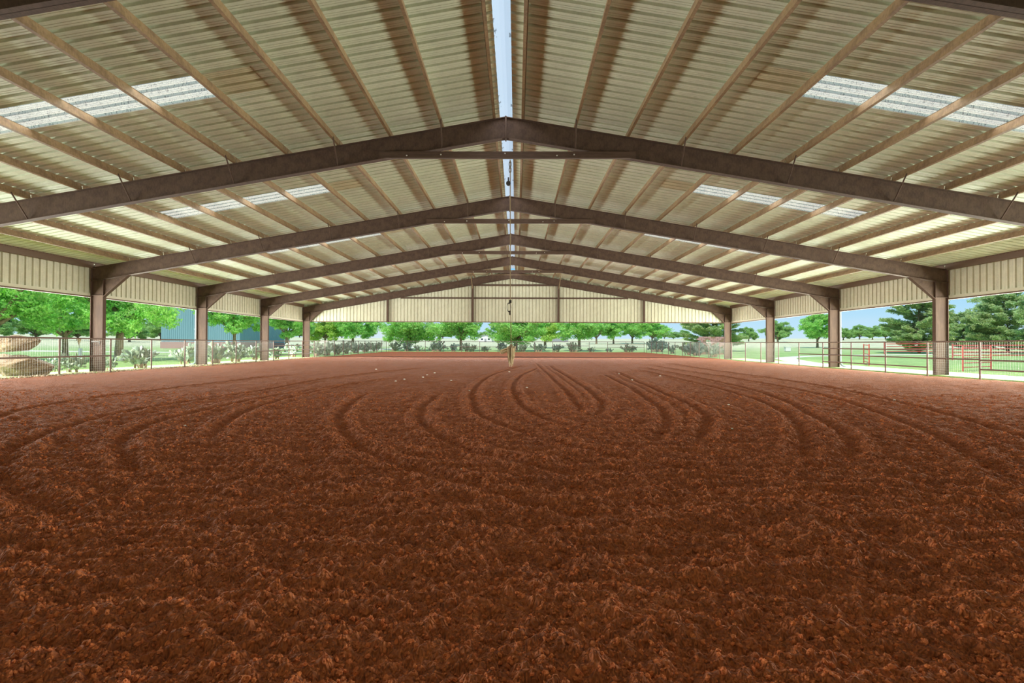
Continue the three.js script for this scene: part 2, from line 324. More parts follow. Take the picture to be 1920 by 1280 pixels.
const frameWords = ['brown steel roof frame nearest overhead, cut off by the top corners of the picture', 'large brown steel frame spanning the top middle with its apex highest', 'brown steel frame whose two columns are the nearest ones in view', 'brown steel frame third from the far gable, second pair of columns', 'brown steel frame just before the far gable, third pair of columns', 'brown steel gable frame at the far end carrying the end wall'];
FRAMES.forEach((Z, n) => {
  const F = group(0, 0, -Z);
  for (const side of [-1, 1]) {
    const L = run(side), P = (s, d) => [roofX(side, s), beamTop(side, s) - d];
    const rafter = part(F, 'rafter', prism([P(0, 0), P(L, 0), P(L, DEPTH), P(0, DEPTH)], -0.008, 0.008), M.frame);
    part(rafter, 'top_flange', prism([P(0, 0), P(L, 0), P(L, 0.018), P(0, 0.018)], -0.1, 0.1), M.frame);
    part(rafter, 'bottom_flange', prism([P(0, DEPTH - 0.018), P(L, DEPTH - 0.018), P(L, DEPTH), P(0, DEPTH)], -0.1, 0.1), M.frameEdge);
    // column: web facing along the building, two flanges
    const xi = side * 18.6, xo = side * EAVE_X, yb = land(18.8, Z) - 0.15, yt = beamTop(side, L - 0.3) - DEPTH;
    const col = part(F, 'column', box(Math.abs(xo - xi), yt - yb, 0.014, (xi + xo) / 2, (yt + yb) / 2, 0), M.column);
    for (const x of [xi, xo]) part(col, 'column_flange', box(0.02, yt - yb + 0.02, 0.19, x, (yt + yb) / 2, 0), M.columnFlange);
    part(col, 'cap_plate', box(0.6, 0.02, 0.2, (xi + xo) / 2, yt + 0.01, 0), M.frame); part(col, 'stiffener', box(0.53, 0.02, 0.18, (xi + xo) / 2, SILL + 0.05, 0), M.frame);
    part(col, 'knee_plate', prism([[side * 19.14, yt], [side * 19.16, yt], [side * 19.16, EAVE], [side * 19.14, EAVE]], -0.1, 0.1), M.frame);
    // knee gusset with its sloping flange
    const gx = side * 17.45, gy = beamTop(side, L - 1.7) - DEPTH;
    const gus = part(F, 'knee_gusset', prism([[xi, SILL - 0.02], [xi, yt + 0.02], [gx, gy + 0.01]], -0.007, 0.007), M.frame);
    const dx = gx - xi, dy = gy - SILL + 0.02, q = Math.hypot(dx, dy), nx = -dy / q * 0.02 * side, ny = dx / q * 0.02 * side;
    part(gus, 'gusset_flange', prism([[xi, SILL - 0.02], [gx, gy], [gx - nx, gy - ny], [xi - nx, SILL - 0.02 - ny]], -0.09, 0.09), M.frameEdge);
    // flange braces from every second purlin down to the rafter's lower flange
    PURLINS[side].forEach((s, k) => {
      if (k % 2 === 0 || k > 10) return;
      for (const dz of n === 5 ? [0.62] : [0.62, -0.62]) part(F, 'flange_brace', strut([roofX(side, s), beamTop(side, s) + 0.03, dz], [roofX(side, s + 0.04), beamTop(side, s + 0.04) - DEPTH + 0.03, dz * 0.1], 0.021, 5), M.frameEdge);
    });
  }
  part(F, 'apex_plate', box(0.04, DEPTH + 0.06, 0.2, RIDGE, APEX - DEPTH / 2 - 0.01, 0), M.frame);
  if (n > 0 && n < 5) {
    const y = EYE + 5.62, half = 3.75;
    part(F, 'tie_channel', join([box(half * 2, 0.19, 0.012, RIDGE + 0.05, y, 0.1), box(half * 2, 0.014, 0.09, RIDGE + 0.05, y + 0.09, 0.06), box(half * 2, 0.014, 0.09, RIDGE + 0.05, y - 0.09, 0.06)]), M.frame);
    [-2.9, -1.9, -0.02, 1.5, 2.0].forEach((x, i) => part(F, 'bolt', new THREE.SphereGeometry(0.022, 6, 5).translate(RIDGE + x, y + 0.03 * ((i * 7) % 3 - 1), 0.115), M.bolt));
  }
  top(shade(F), 'steel_frame', frameWords[n], 'steel frame', 'steel frames carrying the roof');
});

// small bracket on the nearest left-hand column
top(shade((() => { const g = group(-18.86, EYE + 0.17, -22.75); part(g, 'arm', box(0.36, 0.035, 0.035, -0.02, 0, 0), M.iron); part(g, 'hook', box(0.035, 0.13, 0.035, 0.16, -0.06, 0), M.iron); return g; })()), 'wall_bracket', 'small dark bent bracket on the web of the nearest left column', 'bracket');

// roof: ribbed sheets, purlins, translucent panels and ridge cap
const RIB = [[0, 0], [0.045, 0], [0.052, 0.005], [0.068, 0.005], [0.075, 0], [0.108, 0], [0.115, 0.005], [0.131, 0.005], [0.138, 0], [0.186, 0], [0.203, 0.05], [0.267, 0.05], [0.284, 0]];
const PITCH = 0.3048, SHEET = PITCH * 3;
function ribs(count) { const o = []; for (let k = 0; k < count; k++) for (const [z, h] of RIB) o.push([k * PITCH + z, h]); o.push([count * PITCH, 0]); return o; }
function corrugated(profile, at, ends) {   // at(across, height, end) -> point
  const pos = [], uv = [];
  for (let i = 0; i < profile.length - 1; i++) {
    const [a, h] = profile[i], [b, k] = profile[i + 1], q = [at(a, h, ends[0]), at(b, k, ends[0]), at(b, k, ends[1]), at(a, h, ends[1])], t = [[a, ends[0]], [b, ends[0]], [b, ends[1]], [a, ends[1]]];
    for (const v of [0, 1, 2, 0, 2, 3]) { pos.push(...q[v]); uv.push(t[v][0] * 0.5, t[v][1] * 0.5); }
  }
  const g = new THREE.BufferGeometry(); g.setAttribute('position', new THREE.Float32BufferAttribute(pos, 3)); g.setAttribute('uv', new THREE.Float32BufferAttribute(uv, 2)); g.computeVertexNormals(); return g;
}
{
  const roof = group();
  const R0 = 6.29, cache = {};
  const sheet = (side, s0, s1, count = 3, drop = 0) => cache[[side, s0, s1, count, drop]] ??= corrugated(ribs(count), (a, h, s) => [roofX(side, s), beamTop(side, s) + PURLIN + 0.004 + h - drop, -a], [s0, s1]);
  const r = rng(5), SKY = [5, 13, 21, 30, 38];
  for (const side of [-1, 1]) {
    const S0 = 0.19, S1 = run(side) + 0.3, P = PURLINS[side];
    for (let k = 0; k < 44; k++) {
      const z = -(R0 + k * SHEET), mat = M.sheets[Math.floor(r() * 3)];
      const add = (name, g, m) => { const q = part(roof, name, g, m); q.position.z = z; return q; };
      if (SKY.includes(k)) {
        const a = P[4] + 0.06, b = P[8] + 0.02;
        add('roof_sheet', sheet(side, S0, a + 0.05), mat); add('roof_sheet', sheet(side, b - 0.05, S1), mat);
        add('skylight_panel', sheet(side, a, b, 3, 0.003), M.skylight).userData.label = 'translucent fibreglass skylight panel speckled with debris';
        add('lap_sheet', sheet(side, a - 1.05, a - 0.02, 3, 0.006), M.lap);
      } else add('roof_sheet', sheet(side, S0, S1), mat);
    }
    const rear = part(roof, 'rear_roof_sheeting', sheet(side, S0, S1, 46), M.sheets[0]); rear.position.z = -R0 + 46 * PITCH;
    // purlins, one length per bay
    const c = slope[side], tilt = -side * Math.atan(c);
    const cee = join([box(0.008, PURLIN, BAY - 0.03, 0, PURLIN / 2, 0), box(0.065, 0.008, BAY - 0.03, side * 0.032, 0.004, 0), box(0.065, 0.008, BAY - 0.03, side * 0.032, PURLIN - 0.004, 0), box(0.008, 0.022, BAY - 0.03, side * 0.062, 0.014, 0), box(0.008, 0.022, BAY - 0.03, side * 0.062, PURLIN - 0.014, 0)]);
    { const uv = cee.attributes.uv, p = cee.attributes.position; for (let i = 0; i < p.count; i++) uv.setXY(i, p.getZ(i) * 0.55, (p.getY(i) + p.getX(i)) * 0.9); }
    P.forEach((s, i) => { for (let b = 0; b < 6; b++) { const q = part(roof, 'purlin', cee, M.purlin); q.position.set(roofX(side, s), beamTop(side, s), -(ENDS[b] + ENDS[b + 1]) / 2); q.scale.z = (ENDS[b + 1] - ENDS[b]) / BAY; q.rotation.z = tilt; } });
    for (let b = 0; b < 6; b++) { const q = part(roof, 'eave_strut', join([box(0.012, 0.26, BAY - 0.02, 0, 0.1, 0), box(0.09, 0.012, BAY - 0.02, -side * 0.045, -0.03, 0), box(0.09, 0.012, BAY - 0.02, -side * 0.045, 0.225, 0)]), M.darkTrim); q.position.set(side * 19.08, EAVE, -(b + 0.5) * BAY); }
  }
  for (let b = -1; b < 6; b++) {
    const y = APEX + PURLIN + 0.05, w = 0.34, pts = [[RIDGE - w, y - w * 0.17], [RIDGE - 0.05, y + 0.05], [RIDGE + 0.05, y + 0.05], [RIDGE + w, y - w * 0.17], [RIDGE + w, y - w * 0.17 + 0.006], [RIDGE + 0.05, y + 0.056], [RIDGE - 0.05, y + 0.056], [RIDGE - w, y - w * 0.17 + 0.006]];
    const pos = [], uv = [];
    for (let i = 0; i < 3; i++) { const [a, e] = pts[i], [c, f] = pts[i + 1], z0 = -b * BAY, z1 = z0 - BAY; const q = [[a, e, z0], [c, f, z0], [c, f, z1], [a, e, z1]]; for (const v of [0, 1, 2, 0, 2, 3]) { pos.push(...q[v]); uv.push(q[v][0] * 0.9, q[v][2] * 0.3); } }
    const g = new THREE.BufferGeometry(); g.setAttribute('position', new THREE.Float32BufferAttribute(pos, 3)); g.setAttribute('uv', new THREE.Float32BufferAttribute(uv, 2)); g.computeVertexNormals();
    part(roof, 'ridge_cap', g, M.ridge, 'translucent white ridge cap letting in daylight');
  }
  top(shade(roof), 'ceiling', 'ribbed metal roof on brown purlins with translucent skylights and ridge strip', 'roof', null, 'structure');
}
// side walls: a ribbed valance above the open sides
for (const side of [-1, 1]) {
  const W = group(), g = corrugated(ribs(3), (a, h, y) => [side * (19.24 + h * 1.15), y, -a], [SILL, EAVE + 0.16]), r = rng(side + 9);
  for (let k = 0; k < 50; k++) { const p = part(W, 'wall_panel', g, M.siding[Math.floor(r() * 3)]); p.position.z = -(0.35 + k * SHEET); }
  part(W, 'bottom_trim', join([box(0.012, 0.07, 46.2, side * 19.2, SILL, -22.9), box(0.07, 0.012, 46.2, side * 19.235, SILL - 0.035, -22.9)]), M.darkTrim);
  part(W, 'bottom_girt', join([box(0.008, 0.12, 46, side * 19.165, SILL + 0.08, -22.9)]), M.siding[1]);
  top(shade(W), side < 0 ? 'wall_left' : 'wall_right', side < 0 ? 'cream ribbed metal valance above the open left side' : 'cream ribbed metal valance above the open right side', 'wall', null, 'structure');
}
{ // far end wall
  const W = group(), z = -(6 * BAY + 0.28), r = rng(44);
  const roofAt = (x) => x < RIDGE ? beamTop(-1, RIDGE - x) : beamTop(1, x - RIDGE);
  for (let k = 0; k < 42; k++) {
    const x0 = -19.2 + k * SHEET, p = ribs(3);
    const g = corrugated(p, (a, h, e) => [x0 + a, e ? roofAt(x0 + a) + PURLIN : SILL + 0.02, z - h], [0, 1]);
    const uv = g.attributes.uv, ps = g.attributes.position; for (let i = 0; i < ps.count; i++) uv.setXY(i, ps.getX(i) * 0.5, ps.getY(i) * 0.5);
    part(W, 'wall_panel', g, M.siding[Math.floor(r() * 3)]);
  }
  part(W, 'bottom_trim', box(38.4, 0.07, 0.03, 0, SILL + 0.02, z + 0.03), M.darkTrim);
  for (const x of [-11.6, -3.93, 3.77, 11.45]) { const t = roofAt(x) - 0.3; part(W, 'gable_column', join([box(0.17, t - SILL, 0.012, x, (t + SILL) / 2, z + 0.08), box(0.17, t - SILL, 0.012, x, (t + SILL) / 2, z + 0.24), box(0.012, t - SILL, 0.16, x, (t + SILL) / 2, z + 0.16)]), M.frame); }
  part(W, 'girt', box(20.5, 0.13, 0.06, -0.2, EYE + 4.38, z + 0.06), M.frame);
  part(W, 'girt', box(7.7, 0.16, 0.06, -0.08, EYE + 5.55, z + 0.06), M.frame);
  { // thin cable with two drop rods strung just before the gable
    const zc = -44.6, h = EYE + 6.3;
    part(W, 'cable', join([strut([-4.55, h - 0.07, zc], [-4.0, h, zc], 0.022, 5), strut([-4.0, h, zc], [3.9, h, zc], 0.022, 5), strut([3.9, h, zc], [4.5, h - 0.07, zc], 0.022, 5)]), M.rope);
    for (const [a, b] of [[-4.0, -3.93], [3.9, 3.77]]) part(W, 'drop_rod', strut([a, h, zc], [b, EYE + 5.2, zc - 0.9], 0.03, 5), M.rope);
  }
  top(shade(W), 'wall_far', 'cream ribbed metal gable end wall above the far opening', 'wall', null, 'structure');
}
{ // closed end behind the camera
  const W = group();
  part(W, 'wall_sheeting', corrugated(ribs(126), (a, h, y) => [-19.2 + a, y, 7.7 + h], [-0.2, 8.1]), M.siding[1]);
  top(shade(W), 'wall_back', 'closed ribbed metal end wall of the arena behind the viewer', 'wall', null, 'structure');
}
// downspouts at the second columns
for (const side of [-1, 1]) {
  const D = group(side * 19.5, 0, -30.9), pts = side > 0 ? [[0, 4.5, 0], [0, 0.35, 0], [0.08, 0.16, 0.02], [0.34, 0.06, 0.05]] : [[0, 4.5, 0], [0, 0.2, 0], [-0.1, 0.08, 0], [-0.35, 0.05, 0]];
  part(D, 'pipe', join(pts.slice(1).map((p, i) => strut(pts[i], p, 0.065, 10))), M.galv);
  part(D, 'strap', join([0.9, 2.2, 3.4].map((y) => box(0.16, 0.03, 0.15, 0, y, 0))), M.galv);
  top(shade(D), 'downspout', side < 0 ? 'pale grey downspout behind the second left column' : 'pale grey downspout with curved foot behind the second right column', 'downspout');
}

// ---------------------------------------------------------------- pipe fences with welded wire
const FENCE = 1.47;
function wireMesh(a, b, y0, h) {   // a, b: [x, z] ends
  const L = Math.hypot(b[0] - a[0], b[1] - a[1]), list = [], n = Math.round(L / 0.1), t = Math.atan2(-(b[1] - a[1]), b[0] - a[0]);
  for (let i = 1; i < n; i++) list.push(new THREE.BoxGeometry(0.004, h, 0.004).translate(-L / 2 + i * L / n, h / 2, 0));
  for (let y = 0.05; y < h; y += 0.1) list.push(new THREE.BoxGeometry(L, 0.004, 0.004).translate(0, y, 0));
  return join(list).rotateY(t).translate((a[0] + b[0]) / 2, y0, (a[1] + b[1]) / 2);
}
function fence(points, name, label, opts = {}) {   // points: post places [x, Z]
  const F = group();
  points.forEach(([x, Z], i) => {
    const y = land(x, Z);
    if (!(opts.skipPost ?? []).includes(i)) part(F, 'post', strut([x, y - 0.1, -Z], [x, y + FENCE, -Z], 0.034, 8), M.pipe);
    if (i === points.length - 1) return;
    const [u, V] = points[i + 1], w = land(u, V), rail = (h) => part(F, 'rail', strut([x, y + h, -Z], [u, w + h, -V], 0.03, 8), M.pipe);
    rail(FENCE);
    for (const h of opts.rails?.[i] ?? []) rail(h);
    if (!(opts.open ?? []).includes(i)) { const m = part(F, 'wire_mesh', wireMesh([x, -Z], [u, -V], (y + w) / 2 + 0.04, FENCE - 0.06), M.wire); m.userData.kind = 'stuff'; }
  });
  return top(shade(F), name, label, 'fence');
}
const sideRun = (x) => [...Array(24)].map((_, k) => [x, 14.9 + k * 2.535]).filter(([, z]) => z < 72.5);
const FAR = [...Array(15)].map((_, k) => [-18 + k * 36 / 14, 71.95]);
fence(sideRun(-18), 'pipe_fence', 'dark pipe and wire fence along the left side of the arena', { rails: { 0: [0.73], 1: [0.73], 2: [0.73], 8: [0.75], 9: [0.75, 1.12, 0.38], 10: [0.75, 1.12, 0.38], 11: [0.75, 1.12, 0.38] }, open: [9, 10, 11] });
fence(sideRun(18), 'pipe_fence', 'dark pipe and wire fence along the right side of the arena', { rails: { 0: [0.74, 0.38], 1: [0.74, 0.38], 2: [0.76], 3: [1.12, 0.76, 0.36], 4: [1.12, 0.76, 0.36], 5: [1.12, 0.76, 0.36], 6: [0.76] }, open: [3, 4, 5, 6, 7] });
fence(FAR, 'pipe_fence', 'thin pipe fence across the far end of the arena', { rails: { 3: [0.72], 4: [0.72], 5: [0.72], 9: [0.9], 10: [0.9], 11: [0.6], 12: [1.05, 0.7], 13: [1.05, 0.7] } });

// red pipe gates and corral on the right
function pipePanel(a, b, heights, postTop, mat, r = 0.028) {
  const ya = land(...a), yb = land(...b), G = group();
  part(G, 'post', strut([a[0], ya - 0.05, -a[1]], [a[0], ya + postTop, -a[1]], r * 1.25, 7), mat);
  part(G, 'post', strut([b[0], yb - 0.05, -b[1]], [b[0], yb + postTop, -b[1]], r * 1.25, 7), mat);
  for (const h of heights) part(G, 'rail', strut([a[0], ya + h, -a[1]], [b[0], yb + h, -b[1]], r, 7), mat);
  return shade(G);
}
top(pipePanel([22.4, 25.8], [25.0, 27.1], [1.2, 0.95, 0.68, 0.42, 0.2], 1.27, M.redPipe), 'pipe_gate', 'red pipe gate swung outward just right of the nearest right column', 'gate', 'red pipe gates');
top(pipePanel([22.4, 32.6], [24.5, 36.2], [1.3, 1.0, 0.7, 0.4, 0.18], 1.38, M.redPipe), 'pipe_gate', 'red pipe gate standing open between the two nearest right columns', 'gate', 'red pipe gates');
top(pipePanel([34.8, 41], [40, 40], [1.18, 0.92, 0.66, 0.4], 1.3, M.redPipe, 0.045), 'corral_panel', 'red corral panel at the right edge, its left half', 'corral panel', 'red corral panels');
top(pipePanel([40.15, 40], [47, 38], [1.18, 0.92, 0.66, 0.4], 1.3, M.redPipe, 0.045), 'corral_panel', 'red corral panel running out of the right edge', 'corral panel', 'red corral panels');
top(pipePanel([43, 60], [48.5, 59], [1.2, 0.9, 0.6, 0.3], 1.35, M.redPipe, 0.05), 'corral_panel', 'distant red corral panel below the cone-shaped cedar', 'corral panel', 'red corral panels');

// ---------------------------------------------------------------- hanging rope and hay in the middle
{
  const x = -0.2, z = -15.1, G = group(x, 0, z);
  part(G, 'rope', join([strut([0, EYE + 5.55, 0], [0.02, EYE + 1.35, 0], 0.017, 6), strut([0.02, EYE + 1.35, 0], [0.05, EYE + 0.1, 0], 0.012, 6)]), M.rope);
  const link = (y, r, dx = 0) => new THREE.TorusGeometry(r, 0.014, 6, 12).scale(0.6, 1.3, 1).translate(dx, y, 0);
  part(G, 'pulley', join([link(EYE + 5.42, 0.06), link(EYE + 5.25, 0.06), new THREE.CylinderGeometry(0.07, 0.07, 0.05, 12).rotateX(Math.PI / 2).translate(-0.05, EYE + 4.85, 0), box(0.04, 0.24, 0.07, -0.05, EYE + 4.9, 0)]), M.iron);
  part(G, 'snap_hook', join([link(EYE + 1.17, 0.1, -0.02), box(0.07, 0.09, 0.06, 0.02, EYE + 1.34, 0), box(0.04, 0.12, 0.05, 0.01, EYE + 1.0, 0)]), M.iron);
  top(shade(G), 'hanging_rope', 'long rope with pulley and snap hook hanging from the ridge', 'rope');
  const B = group(x + 0.05, EYE, z), r = rng(3), strands = [], dark = [];
  for (let i = 0; i < 90; i++) {
    const a = r() * 6.28, q = Math.sqrt(r()) * 0.13, y1 = 0.02 - r() * 0.06, len = 0.2 + 0.36 * r(), fl = 1.25 - len * 1.5;
    (i % 5 ? strands : dark).push(strut([Math.cos(a) * q, y1, Math.sin(a) * q], [Math.cos(a) * q * fl, y1 - len, Math.sin(a) * q * fl], 0.012, 4, 0.007));
  }
  for (let i = 0; i < 30; i++) { const y = -0.08 - r() * 0.12; strands.push(strut([-0.05, y + 0.06, (r() - 0.5) * 0.1], [-0.28 - r() * 0.06, y - 0.02, (r() - 0.5) * 0.14], 0.014, 4, 0.007)); }
  part(B, 'strands', join(strands), M.straw); part(B, 'dark_strands', join(dark), M.strawDark);
  part(B, 'binding', new THREE.ConeGeometry(0.13, 0.13, 12, 1).translate(0, 0.03, 0), M.rope);
  top(shade(B), 'straw_bundle', 'frayed straw-coloured bundle hanging low at the end of the rope', 'bundle');
}

// ---------------------------------------------------------------- boulders, edging stones, chips
function boulder(sx, sy, sz, seed) {   // a blocky, weathered stone: cut by flat cleavage faces, then roughened
  const g = new THREE.IcosahedronGeometry(1, 24), p = g.attributes.position, v = new THREE.Vector3(), uv = g.attributes.uv, r = rng(Math.round(seed * 97)), cuts = [];
  for (let k = 0; k < 15; k++) cuts.push([new THREE.Vector3(r() - 0.5, (r() - 0.45) * 0.9, r() - 0.5).normalize(), 0.72 + 0.28 * r()]);
  for (let i = 0; i < p.count; i++) {
    v.fromBufferAttribute(p, i).normalize();
    let k = 1.15; for (const [n, d] of cuts) { const c = v.dot(n); if (c > 0.05) k = Math.min(k, d / c); }
    k *= 1 + 0.07 * noise(v.x * 2 + seed, v.y * 2, v.z * 2) + 0.035 * noise(v.x * 6, v.y * 11 + seed, v.z * 6) + 0.014 * noise(v.x * 19, v.y * 26, v.z * 19 + seed);
    v.multiplyScalar(k); v.y = Math.max(-0.78, v.y);
    p.setXYZ(i, v.x * sx, v.y * sy, v.z * sz); uv.setXY(i, (v.x * sx + v.z * sz * 0.6) * 0.8, v.y * sy * 1.1 + v.z * 0.2);
  }
  g.deleteAttribute('normal'); const q = mergeVertices(g, 1e-4); q.computeVertexNormals(); return q;
}
{ const b = new THREE.Mesh(boulder(0.95, 0.5, 0.7, 3.1), M.stone); b.position.set(-19.55, 0.38, -19.9); b.rotation.set(0.02, 0.3, -0.06); top(shade(b), 'boulder', 'large flat tan boulder at the left edge, lower of the two', 'boulder', 'boulders behind the left fence'); }
{ const b = new THREE.Mesh(boulder(0.72, 0.33, 0.55, 8.4), M.stone); b.position.set(-19.7, 1.2, -19.9); b.rotation.set(0, 0.5, 0.1); top(shade(b), 'boulder', 'smaller tan boulder resting on top of the larger one', 'boulder', 'boulders behind the left fence'); }
{
  const r = rng(19), g = new THREE.IcosahedronGeometry(1, 1), p = g.attributes.position; for (let i = 0; i < p.count; i++) { const k = 0.8 + 0.4 * (0.5 + noise(p.getX(i) * 2, p.getY(i) * 2, p.getZ(i) * 2)); p.setXYZ(i, p.getX(i) * k, p.getY(i) * k * 0.6, p.getZ(i) * k); } g.computeVertexNormals();
  const n = 2600, m = new THREE.InstancedMesh(g, M.chip, n), o = new THREE.Object3D(), c = new THREE.Color();
  for (let i = 0; i < n; i++) {
    const Z = 17 + r() * 30, x = -18.25 + (r() - 0.5) * 0.8, s = 0.012 + 0.035 * r() ** 2; o.position.set(x, land(x, Z) + 0.01, -Z); o.rotation.set(r() * 6, r() * 6, r() * 6); o.scale.setScalar(s); o.updateMatrix(); m.setMatrixAt(i, o.matrix);
    const k = 0.3 + 0.6 * r(); m.setColorAt(i, c.setRGB(k, k * 0.85, k * 0.7));
  }
  top(m, 'gravel_edging', 'loose gravel and mulch along the foot of the left fence', 'gravel', null, 'stuff');
  const chipGeo = g.clone(); const spots = [[793, 708], [801, 703], [815, 700], [758, 712], [846, 715], [955, 697], [1185, 712], [1237, 705], [1672, 750], [1430, 757], [988, 729], [880, 733], [830, 775], [1365, 760], [1371, 808], [345, 801], [705, 693], [742, 716], [1160, 700], [867, 887]];
  spots.forEach(([px, py]) => { const [x, Z] = gp(px, py), q = new THREE.Mesh(chipGeo, M.chip); q.position.set(x, soil(x, Z) + 0.012, -Z); q.scale.setScalar(0.0017 * Z + 0.006); q.rotation.y = x * 7; top(shade(q), 'wood_chip', 'tiny pale wood chip lying on the red dirt', 'chip', 'pale chips on the arena floor'); });
}

// ---------------------------------------------------------------- prickly pears
const padGeo = (() => { const g = new THREE.SphereGeometry(1, 12, 8), p = g.attributes.position; for (let i = 0; i < p.count; i++) { const y = p.getY(i), k = 0.74 + 0.22 * (y + 1) * 0.5 + 0.04; p.setXYZ(i, p.getX(i) * k, y + 1, p.getZ(i)); } g.computeVertexNormals(); return g; })();
function padTree(seed, w, h) {   // list of pad matrices
  const r = rng(seed), out = [], base = new THREE.Matrix4();
  function grow(m, level, size) {
    out.push([m.clone().multiply(new THREE.Matrix4().makeScale(size * 0.62, size * 0.75, size * 0.13)), level]);
    if (level > 3) return;
    const n = level < 2 ? 2 + (r() > 0.6) : r() > 0.35 ? 1 + (r() > 0.55) : 0;
    for (let i = 0; i < n; i++) {
      const a = (r() - 0.5) * 1.9, q = m.clone().multiply(new THREE.Matrix4().makeTranslation(Math.sin(a) * size * 0.5, size * (0.85 + 0.55 * Math.cos(a)), 0));
      q.multiply(new THREE.Matrix4().makeRotationFromEuler(new THREE.Euler((r() - 0.5) * 0.8, (r() - 0.5) * 2.4, -a * 0.75)));
      grow(q, level + 1, size * (0.86 + 0.2 * r()));
    }
  }
  const stems = Math.round(5 + w * 2.2);
  for (let i = 0; i < stems; i++) {
    const x = (r() - 0.5) * w * 0.55, lean = x / w * 1.5 + (r() - 0.5) * 0.5;
    grow(base.clone().makeRotationFromEuler(new THREE.Euler((r() - 0.5) * 0.7, (r() - 0.5) * 2, -lean)).setPosition(x, -0.03, (r() - 0.5) * 0.5), 0, h * 0.19 * (0.85 + 0.3 * r()));
  }
  return out;
}
function cactus(px, Z, w, h, seed, label, detailed, X) {
  const turned = X !== undefined; if (turned) Z = Math.abs(X) * FOCAL / Math.abs(968 - px);
  const x = X ?? onGround(px, Z)[0], C = group(x, land(x, Z), -Z), list = padTree(seed, w, h);
  if (turned) C.rotation.y = Math.sign(X) * 1.15;
  if (detailed) list.forEach(([m, lv], i) => { const p = part(C, 'pad', padGeo, lv === 0 ? M.padOld : M.pad[(i * 7) % 3]); p.applyMatrix4(m); });
  else { const a = list.filter(([, l]) => l === 0), b = list.filter(([, l]) => l > 0); part(C, 'old_pads', join(a.map(([m]) => padLow.clone().applyMatrix4(m))), M.padOld); part(C, 'pads', join(b.map(([m]) => padLow.clone().applyMatrix4(m))), M.pad[seed % 3]); }
  return top(shade(C), 'prickly_pear', label, 'cactus', 'prickly pears outside the fences');
}
const padLow = (() => { const g = new THREE.SphereGeometry(1, 7, 5), p = g.attributes.position; for (let i = 0; i < p.count; i++) p.setY(i, p.getY(i) + 1); g.computeVertexNormals(); return g; })();
[
  [92, 22.6, 0.4, 0.6, 3, 'small prickly pear beside the boulders, left of the nearest left column'],
  [130, 22.9, 0.45, 0.8, 11, 'slim prickly pear just left of the nearest left column'],
  [198, 24.6, 0.5, 0.6, 5, 'low prickly pear just right of the nearest left column'],
  [258, 26.6, 1.7, 1.15, 8, 'spreading prickly pear in front of the thick tree trunk'],
  [346, 29.8, 0.9, 1.1, 21, 'prickly pear touching the second left column from the left'],
  [402, 31.8, 1.6, 1.25, 14, 'dense prickly pear clump just right of the second left column'],
  [440, 33.6, 1.6, 1.2, 17, 'second dense prickly pear clump below the slender tree'],
  [478, 36.6, 1.3, 1.05, 26, 'prickly pear just left of the third left column'],
  [514, 39.5, 0.7, 0.8, 29, 'small prickly pear just right of the third left column'],
  [546, 43.5, 1.3, 1.2, 32, 'brownish prickly pear just left of the fourth left column'],
].forEach(([px, Z, w, h, s, l]) => cactus(px, Z, w, h * 0.88, s, l, true, s === 3 ? -20.7 : s === 21 || s === 26 || s === 32 ? -20.3 : -19.5));
const hedge = ['first', 'second', 'third', 'fourth', 'fifth', 'sixth', 'seventh', 'eighth'];
[[593, 47.5, 2.1], [612, 51, 1.9], [630, 54, 1.9], [648, 57, 2.2], [666, 61, 2.2], [684, 64, 2.3], [703, 68, 1.8], [736, 74.6, 1.6]].forEach(([px, Z, w], i) => cactus(px, Z, w, 1.12, 40 + i * 3, hedge[i] + ' grey-green prickly pear beyond the fourth left column, counted from the column', false, i < 7 ? -19.3 : undefined));
const ends = ['first', 'second', 'third', 'fourth', 'fifth', 'sixth', 'seventh', 'eighth', 'ninth', 'tenth', 'eleventh', 'twelfth', 'thirteenth', 'fourteenth'];
[[762, 1.2, 1.2], [785, 1.3, 0.9], [818, 2.3, 1.35], [850, 1.6, 1.0], [880, 2.6, 1.15], [913, 1.5, 0.85], [945, 2.0, 1.25], [980, 1.5, 0.95], [1009, 2.2, 1.15], [1042, 1.6, 1.0], [1076, 2.3, 1.2], [1110, 1.5, 0.75], [1140, 1.2, 0.6], [1178, 2.6, 1.0]].forEach(([px, w, h], i) => cactus(px, 73.9, w * 0.85, h * 0.92, 80 + i * 5, ends[i] + ' prickly pear from the left behind the far end fence', false));
[[1232, 73.9, 2.4, 1.5, 'large purplish prickly pear at the far right fence corner'], [1258, 63, 0.9, 0.9, 'prickly pear second from the far right fence corner'], [1288, 58.5, 1.1, 1.2, 'prickly pear third from the far right fence corner'], [1306, 55, 2.0, 1.3, 'prickly pear in front of the red stacked wall'], [1336, 51, 2.2, 1.25, 'prickly pear just left of the fourth right column']].forEach(([px, Z, w, h, l], i) => cactus(px, Z, w, h, 170 + i * 7, l, false, i ? 19.6 : undefined));

